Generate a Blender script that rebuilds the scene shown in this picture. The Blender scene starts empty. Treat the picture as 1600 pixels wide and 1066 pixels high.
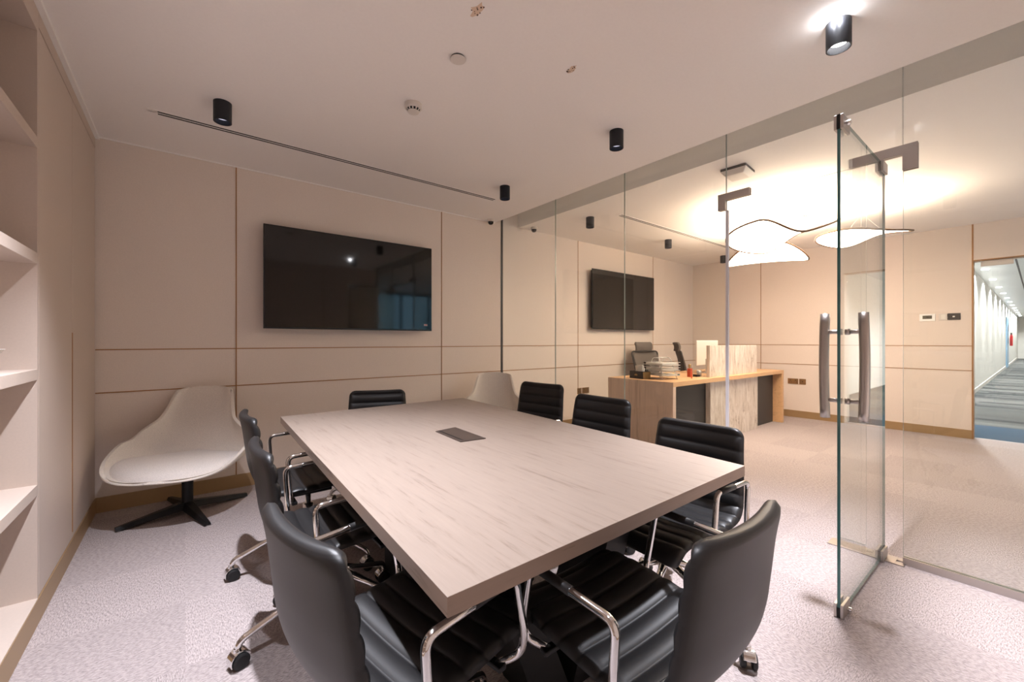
import bpy, bmesh, math, random
from mathutils import Vector, Matrix
from math import sin, cos, pi, radians, sqrt, hypot, atan2
random.seed(7)
SC = bpy.context.scene
COL = SC.collection

# ------------------------------------------------------------ camera, world, exposure
CAMZ = 1.233
cd = bpy.data.cameras.new('camera')
cd.sensor_width = 36.0
cd.lens = 648.5 / 1600 * 36.0
cd.clip_start = 0.02
cam = bpy.data.objects.new('camera', cd)
COL.objects.link(cam)
cam.location = (0, 0, CAMZ)
cam.rotation_euler = (pi/2, 0, -radians(38.2))
SC.camera = cam
SC.view_settings.view_transform = 'Standard'
SC.view_settings.look = 'None'
SC.view_settings.gamma = 1.0
SC.view_settings.use_curve_mapping = False
SC.view_settings.exposure = 0.25
w = bpy.data.worlds.new('world')
SC.world = w
w.use_nodes = True
w.node_tree.nodes['Background'].inputs[0].default_value = (0.30, 0.55, 0.75, 1)
w.node_tree.nodes['Background'].inputs[1].default_value = 2.0

ROOM_LAMP = (0.90, 0.91, 1.0)      # downlights of the meeting room
SPOT_W = 280.0
PEND_E = 12.0
WARM = (1.0, 0.80, 0.60)

# ------------------------------------------------------------ materials
def srgb(r, g, b):
    f = lambda c: ((c/255)/12.92 if c/255 <= 0.04045 else (((c/255)+0.055)/1.055)**2.4)
    return (f(r), f(g), f(b), 1)

def mat(name, col, rough=0.6, metal=0.0, spec=0.5, emit=None, es=0.0):
    m = bpy.data.materials.new(name); m.use_nodes = True
    b = m.node_tree.nodes['Principled BSDF']
    b.inputs['Base Color'].default_value = col
    b.inputs['Roughness'].default_value = rough
    b.inputs['Metallic'].default_value = metal
    b.inputs['Specular IOR Level'].default_value = spec
    if emit:
        b.inputs['Emission Color'].default_value = emit
        b.inputs['Emission Strength'].default_value = es
    return m

def N(m, typ, **kw):
    n = m.node_tree.nodes.new(typ)
    for k, v in kw.items():
        if k in n.inputs.keys() if isinstance(k, str) else False: n.inputs[k].default_value = v
        else: setattr(n, k, v)
    return n
def L(m, a, ao, b, bi): m.node_tree.links.new(a.outputs[ao], b.inputs[bi])
def P(m): return m.node_tree.nodes['Principled BSDF']

def coords(m, scale=(1, 1, 1), rot=(0, 0, 0), obj=False):
    tc = N(m, 'ShaderNodeTexCoord') if obj else N(m, 'ShaderNodeNewGeometry')
    mp = N(m, 'ShaderNodeMapping')
    mp.inputs['Scale'].default_value = scale
    mp.inputs['Rotation'].default_value = rot
    L(m, tc, 'Object' if obj else 'Position', mp, 'Vector')
    return mp

def noise(m, mp, scale, detail=3, rough=0.55, dist=0.0):
    n = N(m, 'ShaderNodeTexNoise')
    n.inputs['Scale'].default_value = scale; n.inputs['Detail'].default_value = detail
    n.inputs['Roughness'].default_value = rough; n.inputs['Distortion'].default_value = dist
    L(m, mp, 'Vector', n, 'Vector'); return n

def ramp(m, src, out, stops):
    r = N(m, 'ShaderNodeValToRGB')
    e = r.color_ramp.elements
    while len(e) < len(stops): e.new(0.5)
    for i, (p, c) in enumerate(stops):
        e[i].position = p; e[i].color = c
    L(m, src, out, r, 'Fac'); return r

def bump(m, src, out, strength=0.3, dist=0.002):
    b = N(m, 'ShaderNodeBump'); b.inputs['Strength'].default_value = strength; b.inputs['Distance'].default_value = dist
    L(m, src, out, b, 'Height'); L(m, b, 'Normal', P(m), 'Normal'); return b

def sc_col(c, k): return (min(1, c[0]*k), min(1, c[1]*k), min(1, c[2]*k), 1)

def fabric(name, c, scale=220, var=0.12, rough=0.85, strength=0.25, obj=False):
    m = mat(name, c, rough, spec=0.25)
    n = noise(m, coords(m, obj=obj), scale, 3)
    r = ramp(m, n, 'Fac', [(0.3, sc_col(c, 1-var)), (0.7, sc_col(c, 1+var))])
    L(m, r, 'Color', P(m), 'Base Color'); bump(m, n, 'Fac', strength, 0.001)
    return m

M = {}
M['wall'] = fabric('wall_panel_vinyl', srgb(231, 217, 206), 160, 0.035, 0.62, 0.12)
M['joinery'] = fabric('beige_laminate', srgb(206, 190, 178), 120, 0.02, 0.55, 0.06)
M['ceil'] = fabric('ceiling_paint', srgb(247, 242, 238), 60, 0.01, 0.9, 0.04)
M['white'] = mat('white_plastic', srgb(222, 214, 206), 0.45)
M['brass'] = mat('brass_strip', srgb(168, 122, 78), 0.4, 0.25)
M['skirt'] = mat('tan_skirting', srgb(172, 142, 104), 0.4, 0.25)
M['black'] = mat('black_metal', srgb(22, 22, 24), 0.42, 0.3)
M['blackmatte'] = mat('black_matte', srgb(20, 20, 22), 0.6)
M['charcoal'] = mat('charcoal_panel', srgb(62, 58, 56), 0.5)
M['housing'] = mat('downlight_housing', srgb(36, 38, 44), 0.45, 0.3)
M['chrome'] = mat('chrome', (0.82, 0.82, 0.82, 1), 0.09, 1.0)
M['steel'] = mat('brushed_steel', srgb(190, 184, 180), 0.33, 1.0)
M['gasket'] = mat('black_gasket', srgb(15, 15, 16), 0.7)
M['leather'] = mat('black_leather', srgb(30, 29, 30), 0.44, 0, 0.5)
n_ = noise(M['leather'], coords(M['leather'], obj=True), 420, 4); bump(M['leather'], n_, 'Fac', 0.12, 0.0006)
M['screen'] = mat('tv_screen', srgb(13, 12, 12), 0.06, 0, 0.55)
M['bezel'] = mat('tv_bezel', srgb(14, 14, 16), 0.35)
M['lounge'] = fabric('lounge_fabric', srgb(230, 221, 211), 330, 0.16, 0.9, 0.45, obj=True)
M['cushion'] = fabric('cushion_fabric', srgb(230, 222, 216), 330, 0.18, 0.9, 0.45, obj=True)
M['mesh'] = fabric('grey_mesh', srgb(112, 104, 98), 400, 0.3, 0.7, 0.3, obj=True)
M['paper'] = mat('paper', srgb(235, 230, 222), 0.7)
M['wire'] = mat('silver_wire', srgb(205, 203, 200), 0.35, 0.5)

def wood(name, c1, c2, axis='Y', scale=1.0, rough=0.45, dist=0.9):
    m = mat(name, c1, rough, spec=0.4)
    s = {'Y': (26, 1.6, 26), 'X': (1.6, 26, 26), 'Z': (26, 26, 1.6)}[axis]
    mp = coords(m, tuple(v*scale for v in s))
    n1 = noise(m, mp, 1.0, 6, 0.62, dist)
    n2 = noise(m, mp, 5.0, 4, 0.6, 0.2)
    mx = N(m, 'ShaderNodeMath', operation='MULTIPLY_ADD'); mx.inputs[1].default_value = 0.35
    L(m, n2, 'Fac', mx, 0); L(m, n1, 'Fac', mx, 2)
    r = ramp(m, mx, 'Value', [(0.46, c2), (0.60, c1), (0.86, sc_col(c1, 1.08))])
    L(m, r, 'Color', P(m), 'Base Color'); bump(m, n2, 'Fac', 0.08, 0.001)
    return m
M['table'] = wood('pale_ash_top', srgb(147, 132, 121), srgb(128, 112, 101), 'Y', 2.2, 0.42, dist=0.5)
M['table_edge'] = wood('pale_ash_edge', srgb(152, 131, 117), srgb(120, 101, 89), 'Y', 1.2, 0.5)
M['table_edge_x'] = wood('pale_ash_edge_x', srgb(152, 131, 117), srgb(120, 101, 89), 'X', 1.2, 0.5)
M['oak_z'] = wood('oak_end_panel', srgb(222, 194, 172), srgb(194, 164, 142), 'Z', 0.7)
M['oak_x'] = wood('oak_top', srgb(216, 172, 128), srgb(190, 146, 106), 'X', 0.7)

def washed():
    m = mat('washed_timber', srgb(220, 205, 190), 0.6)
    mp = coords(m, (9, 9, 1.6))
    n1 = noise(m, mp, 1.0, 8, 0.75, 2.6)
    r = ramp(m, n1, 'Fac', [(0.32, srgb(158, 138, 122)), (0.44, srgb(206, 190, 174)), (0.60, srgb(228, 216, 204))])
    L(m, r, 'Color', P(m), 'Base Color'); bump(m, n1, 'Fac', 0.3, 0.002)
    return m
M['washed'] = washed()

def carpet():
    c = srgb(178, 166, 164)
    m = mat('loop_carpet', c, 0.95, spec=0.1)
    # tiles laid quarter-turned: two pile directions
    mpA = coords(m, (230, 60, 60), (0, 0, 0.5)); mpB = coords(m, (60, 230, 60), (0, 0, 0.5))
    a = noise(m, mpA, 1.0, 3, 0.7); b = noise(m, mpB, 1.0, 3, 0.7)
    ck = N(m, 'ShaderNodeTexChecker'); ck.inputs['Scale'].default_value = 1.0
    mc = coords(m, (2, 2, 0.0)); L(m, mc, 'Vector', ck, 'Vector')
    mix = N(m, 'ShaderNodeMix', data_type='FLOAT')
    L(m, ck, 'Fac', mix, 0); L(m, a, 'Fac', mix, 2); L(m, b, 'Fac', mix, 3)
    r = ramp(m, mix, 'Result', [(0.32, sc_col(c, 0.52)), (0.5, sc_col(c, 1.0)), (0.68, sc_col(c, 1.35))])
    # whole tile value
    fl = N(m, 'ShaderNodeVectorMath', operation='FLOOR'); L(m, mc, 'Vector', fl, 0)
    wn = N(m, 'ShaderNodeTexWhiteNoise'); L(m, fl, 'Vector', wn, 'Vector')
    mr = N(m, 'ShaderNodeMapRange'); mr.inputs[3].default_value = 0.90; mr.inputs[4].default_value = 1.04
    L(m, wn, 'Value', mr, 0)
    mul = N(m, 'ShaderNodeVectorMath', operation='SCALE'); L(m, r, 'Color', mul, 0); L(m, mr, 'Result', mul, 'Scale')
    L(m, mul, 'Vector', P(m), 'Base Color')
    bump(m, mix, 'Result', 0.7, 0.004)
    return m
M['carpet'] = carpet()

def corridor_carpet():
    m = mat('corridor_carpet_tiles', srgb(110, 112, 112), 0.95, spec=0.1)
    br = N(m, 'ShaderNodeTexBrick')
    br.inputs['Color1'].default_value = srgb(42, 46, 48); br.inputs['Color2'].default_value = srgb(104, 104, 102)
    br.inputs['Mortar'].default_value = srgb(70, 74, 76); br.inputs['Mortar Size'].default_value = 0.0
    br.inputs['Scale'].default_value = 1.0; br.inputs['Brick Width'].default_value = 1.5; br.inputs['Row Height'].default_value = 0.25
    mp = coords(m, (1, 1, 1), (0, 0, pi/2)); L(m, mp, 'Vector', br, 'Vector')
    n = noise(m, coords(m, (14, 2, 1)), 1.5, 3)
    mx = N(m, 'ShaderNodeMix', data_type='RGBA', blend_type='OVERLAY'); mx.inputs[0].default_value = 0.15
    L(m, br, 'Color', mx, 6); L(m, n, 'Fac', mx, 7); L(m, mx, 2, P(m), 'Base Color')
    return m
M['ccarpet'] = corridor_carpet()
M['bluecarpet'] = fabric('blue_carpet', srgb(34, 60, 80), 90, 0.25, 0.95, 0.3)
M['cwhite'] = mat('corridor_white', srgb(226, 222, 216), 0.6)
M['metalceil'] = mat('metal_ceiling', srgb(225, 226, 226), 0.3, 0.45)
M['bluedoor'] = mat('blue_door', srgb(120, 160, 190), 0.4)
M['red'] = mat('red_enamel', srgb(180, 24, 30), 0.35)

def glass(name, tint, ior=1.5, refl=1.0):
    m = bpy.data.materials.new(name); m.use_nodes = True
    nt = m.node_tree; nt.nodes.clear()
    o = nt.nodes.new('ShaderNodeOutputMaterial'); t = nt.nodes.new('ShaderNodeBsdfTransparent')
    g = nt.nodes.new('ShaderNodeBsdfGlossy'); g.inputs['Roughness'].default_value = 0.0
    t.inputs[0].default_value = (*tint, 1); g.inputs[0].default_value = (1, 1, 1, 1)
    # Schlick reflectance, the same from either side of a pane face
    ge = nt.nodes.new('ShaderNodeNewGeometry')
    dt = nt.nodes.new('ShaderNodeVectorMath'); dt.operation = 'DOT_PRODUCT'
    nt.links.new(ge.outputs['Normal'], dt.inputs[0]); nt.links.new(ge.outputs['Incoming'], dt.inputs[1])
    def mth(op, a, b=None):
        n = nt.nodes.new('ShaderNodeMath'); n.operation = op
        for i, v in enumerate((a, b)):
            if v is None: continue
            if isinstance(v, (int, float)): n.inputs[i].default_value = v
            else: nt.links.new(v, n.inputs[i])
        return n.outputs[0]
    r0 = ((ior-1)/(ior+1))**2
    c5 = mth('POWER', mth('SUBTRACT', 1.0, mth('ABSOLUTE', dt.outputs['Value'])), 5.0)
    mul = mth('MULTIPLY', mth('ADD', mth('MULTIPLY', c5, 1-r0), r0), refl).node
    mx = nt.nodes.new('ShaderNodeMixShader')
    nt.links.new(mul.outputs[0], mx.inputs[0])
    nt.links.new(t.outputs[0], mx.inputs[1]); nt.links.new(g.outputs[0], mx.inputs[2]); nt.links.new(mx.outputs[0], o.inputs[0])
    return m
M['glass'] = glass('partition_glass', (0.975, 0.985, 0.975), 1.45)
M['doorglass'] = glass('door_glass', (0.95, 0.965, 0.95), 1.48)
M['edgeglass'] = mat('polished_glass_edge', srgb(70, 118, 118), 0.12, 0, 0.6)
M['seamglass'] = mat('seam_glass_edge', srgb(150, 158, 150), 0.2, 0, 0.5)
M['seal'] = mat('clear_seal', srgb(226, 222, 226), 0.2, 0, 0.6)
M['lens'] = mat('lamp_lens', (0.9, 0.9, 0.9, 1), 0.2, emit=(1, 0.97, 0.95, 1), es=14)
M['lens_dim'] = mat('lamp_lens_off_glow', (0.35, 0.36, 0.42, 1), 0.1, emit=(0.8, 0.8, 1, 1), es=0.6)  # lens of an unlit lamp, faint glow put into the material
def pendant_mat():
    m = mat('pendant_diffuser', srgb(245, 236, 222), 0.7, emit=(1.0, 0.83, 0.65, 1), es=PEND_E)
    n = noise(m, coords(m, obj=True), 9, 5, 0.6)
    mr = N(m, 'ShaderNodeMapRange'); mr.inputs[1].default_value = 0.3; mr.inputs[2].default_value = 0.7
    mr.inputs[3].default_value = PEND_E*0.85; mr.inputs[4].default_value = PEND_E*1.1
    L(m, n, 'Fac', mr, 0); L(m, mr, 'Result', P(m), 'Emission Strength'); return m
M['pendant'] = pendant_mat()
M['pend_rim'] = mat('pendant_rim', srgb(112, 84, 62), 0.5)
M['strip'] = mat('light_strip', (1, 1, 1, 1), 0.4, emit=(0.95, 0.98, 1, 1), es=9)

# ------------------------------------------------------------ mesh helpers
def new(name, bm, m, parent=None, smooth=False, bevel=0.0, seg=2, loc=None):
    me = bpy.data.meshes.new(name)
    bmesh.ops.recalc_face_normals(bm, faces=bm.faces[:])
    bm.to_mesh(me); bm.free()
    for k in (m if isinstance(m, (list, tuple)) else [m]): me.materials.append(k)
    if smooth:
        for p in me.polygons: p.use_smooth = True
    o = bpy.data.objects.new(name, me); COL.objects.link(o)
    if bevel:
        b = o.modifiers.new('bevel', 'BEVEL'); b.width = bevel; b.segments = seg; b.limit_method = 'ANGLE'
    if parent: o.parent = parent
    if loc: o.location = loc
    return o

def empty(name, label, cat, loc=(0, 0, 0), rz=0, group=None):
    o = bpy.data.objects.new(name, None); COL.objects.link(o)
    o.empty_display_size = 0.1
    o.location = loc; o.rotation_euler = (0, 0, rz)
    return tag(o, label, cat, group)

def tag(o, label, cat, group=None):
    o['label'] = label; o['category'] = cat
    if group: o['group'] = group
    return o
def struct(o): o['kind'] = 'structure'; return o

def box(bm, x0, x1, y0, y1, z0, z1, mi=0):
    v = [bm.verts.new(p) for p in ((x0,y0,z0),(x1,y0,z0),(x1,y1,z0),(x0,y1,z0),(x0,y0,z1),(x1,y0,z1),(x1,y1,z1),(x0,y1,z1))]
    for q in ((0,3,2,1),(4,5,6,7),(0,1,5,4),(1,2,6,5),(2,3,7,6),(3,0,4,7)):
        bm.faces.new([v[i] for i in q]).material_index = mi
    return v
def boxes(*bs):
    bm = bmesh.new()
    for b in bs: box(bm, *b)
    return bm

def prism(bm, pts, d, mi=0):
    """pts: 3D polygon; extruded by vector d"""
    a = [bm.verts.new(p) for p in pts]; b = [bm.verts.new(Vector(p)+Vector(d)) for p in pts]
    bm.faces.new(a).material_index = mi; bm.faces.new(b[::-1]).material_index = mi
    n = len(a)
    for i in range(n): bm.faces.new((a[i], a[(i+1)%n], b[(i+1)%n], b[i])).material_index = mi

def lathe(bm, prof, c=(0, 0, 0), n=28, axis='Z', mi=0):
    rings = []
    for r, h in prof:
        ring = []
        for i in range(n):
            a = 2*pi*i/n
            if axis == 'Z': p = (c[0]+r*cos(a), c[1]+r*sin(a), c[2]+h)
            elif axis == 'Y': p = (c[0]+r*cos(a), c[1]+h, c[2]+r*sin(a))
            else: p = (c[0]+h, c[1]+r*cos(a), c[2]+r*sin(a))
            ring.append(bm.verts.new(p))
        rings.append(ring)
    for a, b in zip(rings, rings[1:]):
        for i in range(n): bm.faces.new((a[i], a[(i+1)%n], b[(i+1)%n], b[i])).material_index = mi
    bm.faces.new(rings[0]).material_index = mi; bm.faces.new(rings[-1][::-1]).material_index = mi

def rounded(pts, r, seg=6):
    """round the corners of a 3-D polyline"""
    pts = [Vector(p) for p in pts]; out = [pts[0]]
    for a, b, c in zip(pts, pts[1:], pts[2:]):
        u = (a-b); v = (c-b); k = min(r, u.length*0.49, v.length*0.49)
        p0 = b+u.normalized()*k; p1 = b+v.normalized()*k
        for i in range(seg+1):
            t = i/seg
            out.append(p0*(1-t)**2 + b*2*t*(1-t) + p1*t*t)
    out.append(pts[-1]); return out

def tube(bm, pts, r, n=12, mi=0, caps=True):
    pts = [Vector(p) for p in pts]
    T = [(pts[min(i+1, len(pts)-1)]-pts[max(i-1, 0)]).normalized() for i in range(len(pts))]
    up = Vector((0, 0, 1)) if abs(T[0].z) < 0.9 else Vector((1, 0, 0))
    u = T[0].cross(up).normalized(); rings = []
    for i, (p, t) in enumerate(zip(pts, T)):
        u = (u - t*u.dot(t)).normalized(); v = t.cross(u)
        rr = r[i] if isinstance(r, (list, tuple)) else r
        rings.append([bm.verts.new(p+(u*cos(2*pi*k/n)+v*sin(2*pi*k/n))*rr) for k in range(n)])
    for a, b in zip(rings, rings[1:]):
        for k in range(n): bm.faces.new((a[k], a[(k+1)%n], b[(k+1)%n], b[k])).material_index = mi
    if caps: bm.faces.new(rings[0][::-1]).material_index = mi; bm.faces.new(rings[-1]).material_index = mi

def children(o): return [c for c in bpy.data.objects if c.parent == o]
def copy_tree(o, parent=None, deep=True):
    c = o.copy(); COL.objects.link(c)
    if parent: c.parent = parent
    for ch in children(o): copy_tree(ch, c)
    return c

# ------------------------------------------------------------ room dimensions
XL, YB, XG, XR, HC = -0.507, 4.18, 3.125, 7.78, 2.70
YF = -0.42            # wall behind the camera in the meeting room
YR = -3.6             # window wall of the reception
SX0, SX1 = 3.016, 3.388   # ceiling pocket the glass stands in
ZG1, ZG2 = 1.170, 0.858   # brass reveal heights

# floor
struct(new('floor', boxes((XL-0.6, XR+0.15, YR-0.2, YB+0.2, -0.12, 0)), M['carpet']))
# ceiling (with the pocket)
bm = bmesh.new()
box(bm, XL-0.6, SX0, YF-0.15, YB+0.2, HC, HC+0.34)
box(bm, SX1, XR+0.15, YR-0.2, YB+0.2, HC, HC+0.34)
box(bm, SX0, SX1, YR-0.2, YB+0.2, HC+0.26, HC+0.34)
box(bm, XG-0.1, SX0, YR-0.2, YF-0.15, HC, HC+0.34)
struct(new('ceiling', bm, M['ceil']))
# walls
struct(new('wall_back', boxes((XL-0.6, XR+0.15, YB, YB+0.15, 0, HC+0.3)), M['wall']))
struct(new('wall_left', boxes((XL-0.55, XL-0.40, YF-0.15, YB, 0, HC)), M['wall']))
struct(new('wall_front', boxes((XL-0.55, XG+0.06, YF-0.15, YF, 0, HC)), M['wall']))
bm = bmesh.new()
box(bm, XR, XR+0.15, 0.52, YB, 0, HC)
box(bm, XR, XR+0.15, -0.72, 0.52, 2.245, HC)
box(bm, XR, XR+0.15, YR, -0.72, 0, HC)
struct(new('wall_right', bm, M['wall']))
# reception front wall with a long window
bm = bmesh.new()
box(bm, XG-0.06, XR, YR-0.15, YR, 0, 0.25)
box(bm, XG-0.06, XR, YR-0.15, YR, 2.66, HC)
box(bm, XG-0.06, XG+0.12, YR-0.15, YR, 0.25, 2.66)
box(bm, XR-0.5, XR, YR-0.15, YR, 0.25, 2.66)
struct(new('wall_window', bm, M['wall']))
struct(new('wall_side', boxes((XG-0.21, XG-0.06, YR, YF-0.15, 0, HC)), M['wall']))
wf = bmesh.new()
wx = [XG+0.12 + i*(XR-0.5-XG-0.5)/4 for i in range(5)]
for x in wx: box(wf, x-0.03, x+0.03, YR-0.12, YR-0.04, 0.25, 2.66)
box(wf, wx[0], wx[-1], YR-0.12, YR-0.04, 0.25, 0.31); box(wf, wx[0], wx[-1], YR-0.12, YR-0.04, 2.60, 2.66)
box(wf, wx[0], wx[-1], YR-0.11, YR-0.05, 1.0, 1.05)
wo = struct(new('window_1', wf, M['black']))
new('window_pane', boxes((wx[0], wx[-1], YR-0.085, YR-0.078, 0.31, 2.60)), M['glass'], wo)

# brass reveals
def trim(n, *bs): return struct(new('trim_%d' % n, boxes(*bs), M['brass']))
e = 0.0035; g = 0.004
ZB = 0.108
trim(1, (XL, XR, YB-e, YB+0.002, ZG1-g, ZG1+g))
trim(2, (XL, XR, YB-e, YB+0.002, ZG2-g, ZG2+g))
for i, x in enumerate((0.336, 2.276, 4.518, 6.422)):
    trim(3+i, (x-g, x+g, YB-e-0.0005, YB+0.002, ZB, HC))
trim(7, (XR-e, XR+0.002, 0.52, YB, ZG1-g, ZG1+g))
trim(8, (XR-e, XR+0.002, 0.52, YB, ZG2-g, ZG2+g))
trim(9, (XR-e-0.0005, XR+0.002, 2.963-g, 2.963+g, ZB, HC))
trim(10, (XR-0.006, XR+0.15, 0.512, 0.526, 0, HC), (XR-0.006, XR+0.15, -0.72, 0.512, 2.235, 2.247))
for i, x in enumerate((0.9, 2.1)): trim(11+i, (x-g, x+g, YF-0.002, YF+e, 0, HC))
# baseboards
struct(new('baseboard_back', boxes((XL, XR, YB-0.012, YB, 0, ZB)), M['skirt']))
struct(new('baseboard_right', boxes((XR-0.012, XR, 0.526, YB-0.012, 0, ZB), (XR-0.012, XR, YR, -0.72, 0, ZB)), M['skirt']))
struct(new('baseboard_left', boxes((XL-0.02, XL+0.004, YF, YB-0.012, 0, ZB)), M['skirt']))
struct(new('baseboard_front', boxes((XL+0.004, XG-0.1, YF, YF+0.012, 0, ZB)), M['skirt']))
# ceiling shadow-gap trims
struct(new('trim_13', boxes((XL-0.004, XL+0.022, YF, YB, HC-0.018, HC)), M['ceil']))
struct(new('trim_14', boxes((XL+0.022, SX0, YB-0.01, YB, HC-0.008, HC)), M['ceil']))

# ------------------------------------------------------------ built-in joinery on the left wall
YS = 2.722
cab = empty('storage_cabinet', 'tall beige built-in cabinet with flush doors and a slim brass handle slot', 'cabinet', (XL-0.2, 3.45, 0))
def child(o, name, bm, m, **k):
    for v in bm.verts: v.co -= Vector(o.location)
    return new(name, bm, m, o, **k)
child(cab, 'body', boxes((XL-0.395, XL-0.022, YS+0.002, YB-0.001, ZB, HC-0.001), (XL-0.395, XL, YS+0.002, YB-0.001, 2.615, HC-0.019)), M['joinery'])
d1 = child(cab, 'door', boxes((XL-0.020, XL, YS+0.003, 3.404, ZB+0.003, 2.608)), M['joinery'], bevel=0.0012)
d2 = child(cab, 'door', boxes((XL-0.020, XL, 3.409, YB-0.016, ZB+0.003, 2.608)), M['joinery'], bevel=0.0012)
hb = boxes((XL-0.018, XL+0.0025, 3.404, 3.413, 0.145, 1.28))
for v in hb.verts: v.co -= Vector(cab.location)
hd = new('handle_strip', hb, M['brass'], d2)
hd['label'] = 'slim dark brass recessed handle'
shf = empty('bookcase', 'beige built-in open bookcase with thick shelves at the left edge', 'shelving', (XL-0.2, 1.2, 0))
child(shf, 'side_panel', boxes((XL-0.395, XL, YS-0.022, YS, ZB, HC-0.019)), M['joinery'])
child(shf, 'back_panel', boxes((XL-0.395, XL-0.375, YF+0.002, YS-0.022, ZB, HC-0.019)), M['joinery'])
child(shf, 'fascia', boxes((XL-0.375, XL, YF+0.002, YS-0.022, 2.585, HC-0.019)), M['joinery'])
for z in (2.122, 1.617, 1.110, 0.606):
    child(shf, 'shelf', boxes((XL-0.375, XL, YF+0.002, YS-0.022, z-0.047, z)), M['joinery'], bevel=0.001)
child(shf, 'plinth_shelf', boxes((XL-0.375, XL+0.002, YF+0.002, YS-0.022, ZB, ZB+0.004)), M['joinery'])
# bowl on the shelf
bm = bmesh.new()
lathe(bm, [(0.035, 0), (0.04, 0.012), (0.09, 0.055), (0.118, 0.088), (0.122, 0.092), (0.116, 0.09), (0.085, 0.06), (0.03, 0.02), (0.005, 0.018)], n=36)
tag(new('bowl', bm, M['white'], smooth=True, loc=(-0.655, 2.40, 1.1101)), 'white bowl cut off by the left edge on the middle bookcase shelf', 'bowl')

# ------------------------------------------------------------ glass partition
# seams along Y
Y1, Y2, YD1, YD0 = 3.215, 2.322, 1.423, 0.468
GT = 0.012; ZT = HC+0.22
def pane(n, y0, y1, z0=0.035, z1=ZT):
    bm = bmesh.new()
    box(bm, XG-GT/2, XG+GT/2, y0, y1, z0, z1)
    for f in bm.faces:
        nrm = f.normal if f.normal.length else None
    bm.faces.ensure_lookup_table(); bm.normal_update()
    for f in bm.faces:
        f.material_index = 0 if abs(f.normal.x) > 0.5 else 1
    return struct(new('window_%d' % n, bm, [M['glass'], M['seamglass']]))
s = 0.0015
pane(2, Y1+s, YB-0.006); pane(3, Y2+s, Y1-s); pane(4, YD1+s, Y2-s)
pane(5, YD0+s, YD1-s, 2.262); pane(6, YF+0.02, YD0-s)
# floor channel and wall channel
struct(new('trim_15', boxes((XG-0.017, XG-0.0065, YF, YD0-0.002, 0, 0.04), (XG+0.0065, XG+0.017, YF, YD0-0.002, 0, 0.04), (XG-0.0065, XG+0.0065, YF, YD0-0.002, 0, 0.034)), M['steel']))
struct(new('trim_16', boxes((XG-0.017, XG-0.0065, YD1+0.002, YB-0.013, 0, 0.04), (XG+0.0065, XG+0.017, YD1+0.002, YB-0.013, 0, 0.04), (XG-0.0065, XG+0.0065, YD1+0.002, YB-0.013, 0, 0.034)), M['steel']))
struct(new('trim_17', boxes((XG-0.014, XG+0.014, YB-0.007, YB-0.0005, 0.11, HC+0.2)), M['charcoal']))
# clear draught seal on the door-side pane edge
bm = bmesh.new()
box(bm, XG-0.013, XG+0.013, YD1-0.006, YD1, 0.01, 2.19)
box(bm, XG-0.009, XG+0.009, YD1-0.016, YD1-0.006, 0.01, 2.19)
struct(new('trim_18', bm, M['seal']))

def patch_fitting(nm, label, pts, yc):
    """L-shaped steel clamp: two plates either side of the glass"""
    o = empty(nm, label, 'glass fitting', (XG, yc, 2.25))
    for sx in (-1, 1):
        bm = bmesh.new()
        x = XG+sx*0.0065
        prism(bm, [(x, y, z) for y, z in pts], (sx*0.011, 0, 0))
        child(o, 'cover_plate', bm, M['steel'], bevel=0.001)
    return o
patch_fitting('corner_patch_fitting', 'L-shaped brushed steel clamp over the far top corner of the glass doorway', [(YD1+0.055, 2.315), (YD1-0.165, 2.315), (YD1-0.165, 2.262), (YD1, 2.262), (YD1, 2.195), (YD1+0.055, 2.195)], YD1)
patch_fitting('pivot_patch_fitting', 'long L-shaped brushed steel clamp above the open glass door hinge', [(YD0+0.235, 2.315), (YD0-0.062, 2.315), (YD0-0.062, 2.175), (YD0, 2.175), (YD0, 2.262), (YD0+0.235, 2.262)], YD0)

# the open leaf: hinged at (XG, .548), swung into the meeting room
YL = 0.552; XF = 2.285; XH = XG+0.02; LT = 0.012; ZL = 2.235
door = bpy.data.objects.new('door_1', None); COL.objects.link(door); door.location = (XG, YL, 0)
struct(door)
bm = bmesh.new()
box(bm, XF, XH, YL-LT/2, YL+LT/2, 0.012, ZL); bm.normal_update()
for f in bm.faces: f.material_index = 0 if abs(f.normal.y) > 0.5 else 1
child(door, 'glass_leaf', bm, [M['doorglass'], M['edgeglass']])
def clamp(x0, x1, z0, z1, lbl):
    bm = bmesh.new()
    for sy in (-1, 1):
        y = YL+sy*(LT/2+0.0005)
        box(bm, x0, x1, min(y, y+sy*0.011), max(y, y+sy*0.011), z0, z1)
    c = child(door, 'patch_clamp', bm, M['steel'], bevel=0.0012); c['label'] = lbl
    return c
c = clamp(XF-0.006, XF+0.10, ZL-0.060, ZL+0.004, 'steel lock clamp on the top free corner')
bm = bmesh.new(); box(bm, XF-0.0055, XF+0.02, YL-0.0062, YL+0.0062, ZL-0.058, ZL+0.006)
for v in bm.verts: v.co -= Vector(door.location)
new('gasket', bm, M['gasket'], c)
bm = bmesh.new(); lathe(bm, [(0.012, 0), (0.012, -0.014), (0.008, -0.016)], (XF+0.045, YL-0.0175, ZL-0.025), 16, 'Y')
for v in bm.verts: v.co -= Vector(door.location)
new('lock_cylinder', bm, M['chrome'], c)
c = clamp(XF-0.006, XF+0.10, 0.004, 0.062, 'steel lock clamp on the bottom free corner')
bm = bmesh.new(); box(bm, XF-0.0055, XF+0.02, YL-0.0062, YL+0.0062, 0.003, 0.045)
for v in bm.verts: v.co -= Vector(door.location)
new('gasket', bm, M['gasket'], c)
bm = bmesh.new(); lathe(bm, [(0.010, 0), (0.010, -0.016), (0.007, -0.018)], (XF+0.055, YL-0.0175, 0.03), 16, 'Y')
for v in bm.verts: v.co -= Vector(door.location)
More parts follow.
